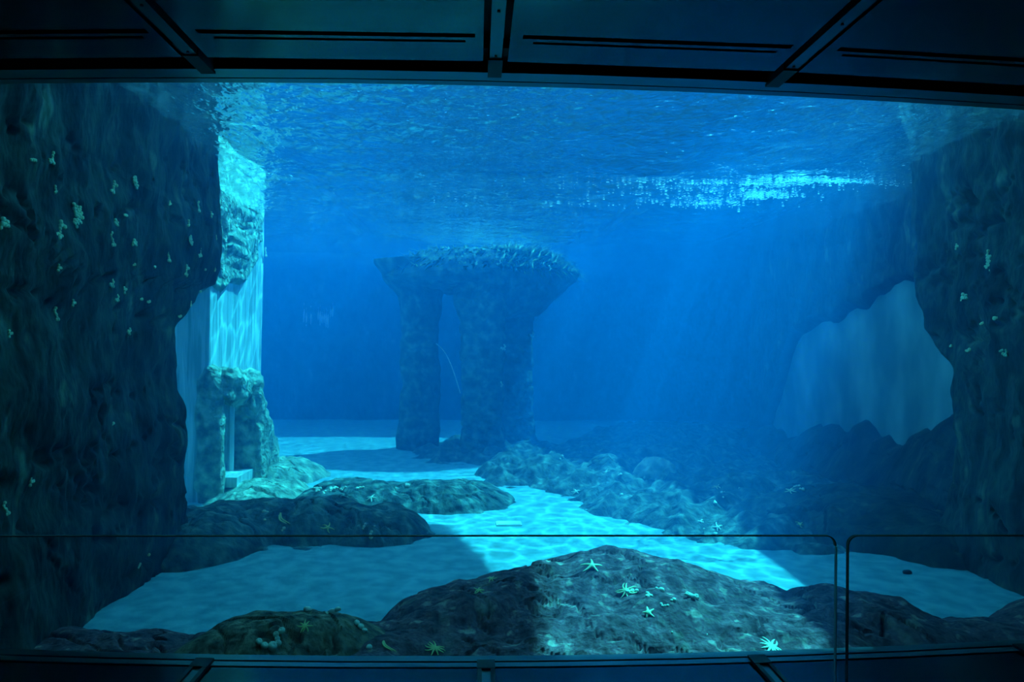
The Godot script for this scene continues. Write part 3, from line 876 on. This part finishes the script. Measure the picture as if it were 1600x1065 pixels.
func sea_life() -> void:
	var rng := RandomNumberGenerator.new()
	rng.seed = 2024
	# starfish: x, distance, radius, arms, arm thickness, curl, material, label
	var stars := [
		[0.644, 4.385, 0.066, 5, 0.17, 0.3, M.star_cream, "slender five-armed starfish near the crest of the sunlit mound"],
		[0.848, 3.877, 0.036, 5, 0.24, 0.1, M.star_cream, "small plump five-armed starfish low on the sunlit mound"],
		[1.367, 3.634, 0.064, 11, 0.13, 0.5, M.shell_white, "white eleven-armed starfish at the sill on the sunlit mound"],
		[0.786, 4.135, 0.060, 9, 0.12, 0.8, M.star_cream, "tangled many-armed starfish touching barnacles on the sunlit mound"],
		[-0.036, 4.60, 0.050, 9, 0.12, 0.4, M.star_cream, "pale nine-armed starfish on the shaded shoulder of the mound"],
		[0.093, 4.430, 0.030, 6, 0.15, 0.6, M.star_yellow, "tiny six-armed starfish on the shaded shoulder of the mound"],
		[0.022, 4.191, 0.036, 7, 0.13, 0.7, M.star_yellow, "yellowish seven-armed starfish lower on the mound's shaded shoulder"],
		[-0.773, 3.699, 0.036, 8, 0.15, 0.4, M.star_yellow, "eight-armed starfish on top of the brownish boulder"],
		[-0.182, 3.726, 0.050, 10, 0.12, 0.5, M.star_yellow, "yellowish ten-armed starfish at the sill in the shade"],
		[-0.979, 7.580, 0.058, 5, 0.17, 0.3, M.shell_white, "five-armed white starfish on the low sunlit rock"],
		[1.404, 8.581, 0.055, 5, 0.17, 0.4, M.shell_white, "five-armed white starfish on the boulder of the rock shelf"],
		[2.023, 6.613, 0.055, 5, 0.17, 0.4, M.shell_white, "five-armed white starfish beside barnacles at the shelf's front edge"],
		[2.846, 7.128, 0.060, 6, 0.15, 0.4, M.star_cream, "dim six-armed starfish on the shelf towards the right rock wall"],
		[2.369, 7.777, 0.055, 5, 0.15, 0.6, M.star_cream, "five-armed starfish against the dim low boulder"],
		[-1.151, 6.315, 0.055, 5, 0.15, 0.5, M.star_yellow, "yellow starfish lying on the dark shaded ridge"],
		[1.044, 8.297, 0.055, 5, 0.17, 0.5, M.shell_white, "white starfish low on the face of the rock shelf"],
		[2.654, 6.443, 0.050, 5, 0.15, 0.6, M.star_yellow, "yellowish starfish in shade at the shelf's lower edge"],
	]
	for k in stars.size():
		var s: Array = stars[k]
		var o := put(starfish_mesh(s[3], s[4], s[5], 100 + k * 7), "starfish", s[6])
		lay(o, s[0], s[1], s[2], rng.randf_range(0, TAU), -0.12 * s[2], 0.25 if s[1] < 4.7 else 0.1)
		tag(o, s[7], "starfish", "starfish in the tank")
	# two long-armed ones, half folded
	for s in [[-0.388, 3.689, 0.10, "long yellow folded starfish arm reaching down to the sill"], [-1.499, 6.385, 0.16, "long folded pale starfish on the dark shaded ridge"]]:
		var st := begin()
		var pts := []
		var rad := []
		for j in 9:
			var t := j / 8.0
			pts.append(Vector3(t - 0.5, 0.06 + 0.04 * sin(t * 3.0), 0.10 * sin(t * 4.0)))
			rad.append(0.055 * (1.0 - 0.6 * t) if j < 8 else 0.01)
		tube(st, pts, rad, 8, 0.8)
		var pts2 := []
		for p in pts: pts2.append(p * Vector3(0.8, 1.0, 1.0) + Vector3(0.0, 0.02, 0.11 + 0.05 * p.x))
		tube(st, pts2, rad, 8, 0.8)
		var o := put(st.commit(), "starfish", M.star_yellow)
		lay(o, s[0], s[1], s[2], -0.9)
		tag(o, s[3], "starfish", "starfish in the tank")
	# barnacle clumps: shared shapes by number of shells
	var kinds := {}
	for n in [1, 2, 3, 4, 6]:
		kinds[n] = [clump_mesh(n, 1.0, rng), clump_mesh(n, 1.0, rng)]
	for n in [7, 12, 24]:
		kinds[n] = [clump_mesh(n, 2.2, rng), clump_mesh(n, 1.8, rng)]
	var size_word := {1: "lone round", 2: "pair of round", 3: "trio of round", 4: "small clump of round", 6: "rounded clump of", 7: "narrow upright streak of", 12: "tall dense streak of", 24: "large patch of"}
	# on the rock walls: distance, height, number
	var on_left := [[3.918, 2.465, 3], [4.110, 2.506, 7], [4.192, 2.367, 4], [4.395, 2.271, 24], [4.205, 2.162, 12], [3.700, 2.122, 6], [4.776, 2.494, 12], [5.058, 2.593, 12], [4.874, 2.357, 3], [4.792, 2.291, 6], [4.696, 2.188, 7], [4.160, 1.974, 4], [4.757, 1.923, 6], [4.925, 1.913, 4], [4.839, 1.842, 6], [4.321, 1.803, 4], [4.210, 1.738, 7], [3.778, 1.633, 4], [5.013, 1.655, 6], [5.591, 2.557, 4], [6.033, 2.608, 7], [5.009, 2.202, 6], [5.060, 2.081, 2], [5.356, 2.094, 2], [5.522, 2.184, 7], [5.906, 2.348, 12], [5.817, 2.442, 4], [6.080, 2.257, 7], [5.851, 2.106, 12], [6.298, 2.166, 2], [6.5, 2.186, 4], [6.199, 1.99, 2], [5.95, 1.874, 4], [5.748, 1.780, 3], [5.164, 1.872, 2], [5.283, 1.858, 3], [6.5, 2.433, 4], [6.306, 2.596, 4], [4.856, 1.116, 2], [3.936, 0.926, 4], [3.738, 0.835, 7], [5.280, 0.226, 2], [5.144, 0.192, 3]]
	for k in on_left.size():
		var b: Array = on_left[k]
		var p := wall_point(-2.12, -1.0, b[0], b[1])
		var o := put(kinds[b[2]][k % 2], "barnacle_clump", M.barnacle)
		var r := rng.randf_range(0.0105, 0.0135)
		o.transform = Transform3D(Basis(Vector3(0, 0, -1), Vector3(1, 0, 0), Vector3(0, -1, 0)).rotated(Vector3.RIGHT, rng.randf_range(-0.3, 0.3)).scaled(Vector3.ONE * r), p)
		var high := "topmost" if b[1] > 2.45 else "high up" if b[1] > 2.12 else "at mid height" if b[1] > 1.7 else "low down"
		var along := "next to the window" if b[0] < 4.3 else "before the middle" if b[0] < 4.86 else "past the middle" if b[0] < 5.5 else "nearing the pier" if b[0] < 6.05 else "by its corner"
		tag(o, "%s pale barnacles %s on dark wall %s" % [size_word[b[2]], high, along], "barnacles", "barnacles on the dark wall beside the pier")
	var on_right := [[5.391, 2.200, 24], [5.638, 1.980, 6], [5.817, 1.632, 2], [5.588, 1.595, 3], [5.469, 1.790, 3], [5.216, 1.816, 2], [5.128, 1.569, 6], [5.765, 2.366, 4], [5.16, 1.60, 3]]
	for k in on_right.size():
		var b: Array = on_right[k]
		var p := wall_point(3.5, 1.0, b[0], b[1])
		var o := put(kinds[b[2]][k % 2], "barnacle_clump", M.barnacle)
		o.transform = Transform3D(Basis(Vector3(0, 0, 1), Vector3(-1, 0, 0), Vector3(0, -1, 0)).scaled(Vector3.ONE * rng.randf_range(0.011, 0.015)), p)
		tag(o, "%s greenish barnacles %s on the dark wall opposite the pier" % [size_word[b[2]], "high up" if b[1] > 1.9 else "half way up" if b[1] > 1.62 else "below mid height"], "barnacles", "barnacles on the wall opposite the pier")
	# on the pier's rock top: along the face, height
	for b in [[8.0, 2.95, 12], [8.3, 2.80, 7], [8.15, 2.62, 6], [8.55, 2.86, 12], [8.85, 2.78, 7], [9.1, 2.92, 6], [9.35, 2.75, 12], [9.6, 2.86, 7], [9.8, 2.7, 7], [8.7, 2.40, 12], [8.85, 2.33, 7], [8.1, 2.35, 4], [8.05, 2.72, 4], [9.5, 2.98, 7]]:
		var o := put(kinds[b[2]][0], "barnacle_clump", M.shell_white)
		o.transform = Transform3D(Basis(Vector3(0, 0, -1), Vector3(1, 0, 0), Vector3(0, -1, 0)).scaled(Vector3.ONE * rng.randf_range(0.013, 0.018)), Vector3(cap_x(b[1], b[0]), b[1], -b[0]))
		tag(o, "%s white barnacles on the pier's rock top, %s" % [size_word[b[2]], ("upper row" if b[1] > 2.84 else "middle row" if b[1] > 2.6 else "under the lip") + (", window end" if b[0] < 8.4 else ", centre" if b[0] < 9.2 else ", far end")], "barnacles", "barnacles on the pier top")
	# on the rocks below: x, distance, number, shell radius, where
	var below := [
		[-0.883, 3.628, 4, 0.022, "on top of the brownish boulder"], [-0.920, 3.564, 3, 0.022, "low on the brownish boulder by the sill"],
		[-0.536, 3.808, 3, 0.022, "on the flank of the brownish boulder"], [-0.478, 3.691, 1, 0.020, "at the foot of the brownish boulder"],
		[-0.800, 3.88, 2, 0.022, "on the crest of the brownish boulder"], [-0.730, 3.89, 3, 0.022, "on the crest of the brownish boulder"], [-0.685, 3.90, 3, 0.022, "at the end of the brownish boulder's crest"],
		[0.820, 4.135, 3, 0.017, "beside the tangled starfish on the sunlit mound"], [0.893, 4.025, 4, 0.017, "in the middle of the sunlit mound"], [0.962, 4.097, 2, 0.017, "near the top of the sunlit mound"], [0.929, 3.926, 4, 0.012, "above the plump starfish on the sunlit mound"], [0.998, 3.975, 2, 0.012, "to the side of the plump starfish"], [1.106, 4.037, 12, 0.014, "at the ridge of the sunlit mound"],
		[1.921, 6.752, 4, 0.016, "at the front edge of the rock shelf"], [1.908, 6.610, 1, 0.016, "at the front edge of the rock shelf"], [1.978, 6.535, 2, 0.018, "at the foot of the rock shelf"], [2.278, 7.317, 2, 0.017, "on the rock shelf before the dim boulder"], [2.119, 7.007, 2, 0.018, "half way up the rock shelf"], [2.247, 7.180, 1, 0.017, "on the rock shelf before the dim boulder"],
		[1.394, 7.601, 2, 0.018, "on the face of the rock shelf below the boulders"], [1.533, 8.407, 2, 0.018, "between the two rounded boulders"], [1.813, 8.536, 1, 0.02, "on the cracked pale boulder"], [1.062, 9.858, 2, 0.02, "on the rock shelf near the pavilion"], [1.034, 9.814, 1, 0.02, "on the rock shelf near the pavilion"], [1.384, 10.496, 3, 0.02, "at the far top of the rock shelf"],
		[-1.710, 6.577, 2, 0.018, "on the dark shaded ridge near the wall"], [-1.664, 6.422, 1, 0.018, "on the dark shaded ridge near the wall"], [-1.489, 6.324, 2, 0.014, "low on the dark shaded ridge"], [-0.864, 6.283, 3, 0.016, "near the end of the dark shaded ridge"], [-0.804, 6.207, 3, 0.016, "at the foot of the dark shaded ridge"], [-0.785, 6.282, 1, 0.014, "near the end of the dark shaded ridge"],
		[-1.537, 7.837, 6, 0.018, "along the edge of the low sunlit rock"], [-1.466, 7.787, 4, 0.018, "along the edge of the low sunlit rock"], [-1.367, 7.814, 6, 0.018, "along the edge of the low sunlit rock"], [-1.282, 7.782, 4, 0.018, "along the edge of the low sunlit rock"], [-1.106, 7.745, 3, 0.02, "near the starfish on the low sunlit rock"], [-0.666, 7.899, 2, 0.03, "on top of the low sunlit rock"],
		[2.613, 7.839, 1, 0.018, "on the dim low boulder"], [2.999, 7.360, 3, 0.018, "towards the right rock wall"], [2.957, 7.113, 2, 0.018, "towards the right rock wall"],
		[0.747, 3.731, 1, 0.006, "tiny and low on the sunlit mound"], [0.932, 3.740, 1, 0.006, "tiny, below the plump starfish"], [1.109, 3.774, 1, 0.006, "tiny, between plump and eleven-armed starfish"],
	]
	for k in below.size():
		var b: Array = below[k]
		var o := put(kinds[b[2]][k % 2], "barnacle_clump", M.shell_white)
		lay(o, b[0], b[1], b[3], rng.randf_range(0, TAU))
		tag(o, "%s white barnacle%s %s" % [size_word[b[2]], "" if b[2] == 1 else "s", b[4]], "barnacles", "barnacles on the rocks of the bed")
	# on the pavilion's canopy and pillars
	for b in [[0.28, 2.70, -10.98, 6, "canopy front"], [0.55, 2.68, -11.05, 4, "canopy front"], [1.02, 2.68, -11.2, 4, "canopy's overhanging end"], [0.36, 1.55, -11.20, 6, "middle pillar"], [0.82, 1.75, -12.12, 6, "outer pillar"], [0.36, 1.05, -11.20, 4, "middle pillar"]]:
		var o := put(kinds[b[3]][0], "barnacle_clump", M.shell_white)
		o.transform = Transform3D(Basis(Vector3(1, 0, 0), Vector3(0, 0, 1), Vector3(0, -1, 0)).rotated(Vector3.UP, 0.6).scaled(Vector3.ONE * 0.02), Vector3(b[0], b[1], b[2]))
		tag(o, "%s white barnacles on the rock pavilion's %s" % [size_word[b[3]], b[4]], "barnacles", "barnacles on the pavilion")

# ------------------------------------------------------------------ small things
func small_things() -> void:
	var rng := RandomNumberGenerator.new()
	rng.seed = 404
	# white bubbles under the surface standing in for sun sparkle
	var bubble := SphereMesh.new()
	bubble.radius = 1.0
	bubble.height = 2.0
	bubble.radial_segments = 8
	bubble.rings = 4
	bubble.material = M.sun_glint
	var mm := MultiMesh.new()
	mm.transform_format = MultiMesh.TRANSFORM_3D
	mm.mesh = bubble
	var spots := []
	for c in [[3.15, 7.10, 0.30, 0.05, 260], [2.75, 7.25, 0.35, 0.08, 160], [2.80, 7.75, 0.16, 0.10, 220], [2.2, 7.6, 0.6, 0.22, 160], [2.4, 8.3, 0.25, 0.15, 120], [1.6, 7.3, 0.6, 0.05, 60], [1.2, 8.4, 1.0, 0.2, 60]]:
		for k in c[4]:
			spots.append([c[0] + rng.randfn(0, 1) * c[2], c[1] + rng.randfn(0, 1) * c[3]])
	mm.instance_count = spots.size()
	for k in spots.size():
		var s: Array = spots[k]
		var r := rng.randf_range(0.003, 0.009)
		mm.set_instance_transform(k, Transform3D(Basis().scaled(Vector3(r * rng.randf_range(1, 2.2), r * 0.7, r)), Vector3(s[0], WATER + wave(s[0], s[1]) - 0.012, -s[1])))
	var sun_glint := MultiMeshInstance3D.new()
	sun_glint.name = "surface_glints"
	sun_glint.multimesh = mm
	add_child(sun_glint)
	tag(sun_glint, "white bubbles standing in for sun glints under the water surface", "sun_glint", "", "stuff")
	# a line hanging between two pillars
	var st := begin()
	var pts := []
	var rad := []
	for k in 15:
		var t := k / 14.0
		pts.append(Vector3(lerpf(-0.60, -0.23, t), lerpf(1.62, 0.92, t) + 0.14 * sin(t * PI), lerpf(-11.8, -11.4, t)))
		rad.append(0.006)
	tube(st, pts, rad, 6)
	tag(put(st.commit(), "rope", M.plate), "thin pale line strung between two pavilion pillars", "rope")
	# pale strands on the far wall
	var s2 := begin()
	for k in 11:
		var x: float = [-0.27, -0.22, -0.13, 0.02, 0.06, 0.10, 0.14, 0.18, 0.22, 0.27, 0.31][k]
		var y := rng.randf_range(-0.05, 0.06) + (0.10 if k > 8 else 0.0)
		var l := rng.randf_range(0.10, 0.24)
		tube(s2, [Vector3(x, y + l, 0), Vector3(x + 0.01, y, 0.02), Vector3(x, y - l, 0)], [0.012, 0.022, 0.008], 6)
	tag(put(s2.commit(), "pale_strands", M.strand, null, Vector3(-3.28, 2.16, -16.6 + 1.5 * relief(Vector3(-3.28, 2.16, -16.6)))), "pale pinkish hanging strands on the far tank wall", "strands")
	# a small plate lying on the sand and a dark stone
	var pl := begin()
	box(pl, Vector3(-0.11, 0, -0.075), Vector3(0.11, 0.012, 0.075))
	box(pl, Vector3(-0.10, 0.012, -0.065), Vector3(0.10, 0.016, 0.065))
	var po := put(pl.commit(), "drain_plate", M.plate, null, Vector3(0.292, bed_y(0.292, 6.97) - 0.004, -6.97))
	po.rotation.y = 0.03
	tag(po, "small white rectangular plate on the sunlit sand", "plate")
	var so := put(stone_mesh(Vector3(0.03, 0.016, 0.022), 0.8, 0.006, 20.0, Vector3(3, 3, 3), 17, 11), "pebble", M.dark_stone, null, Vector3(3.0, bed_y(3.0, 5.44) + 0.010, -5.44))
	tag(so, "small dark pebble alone on the shaded sand patch", "pebble")
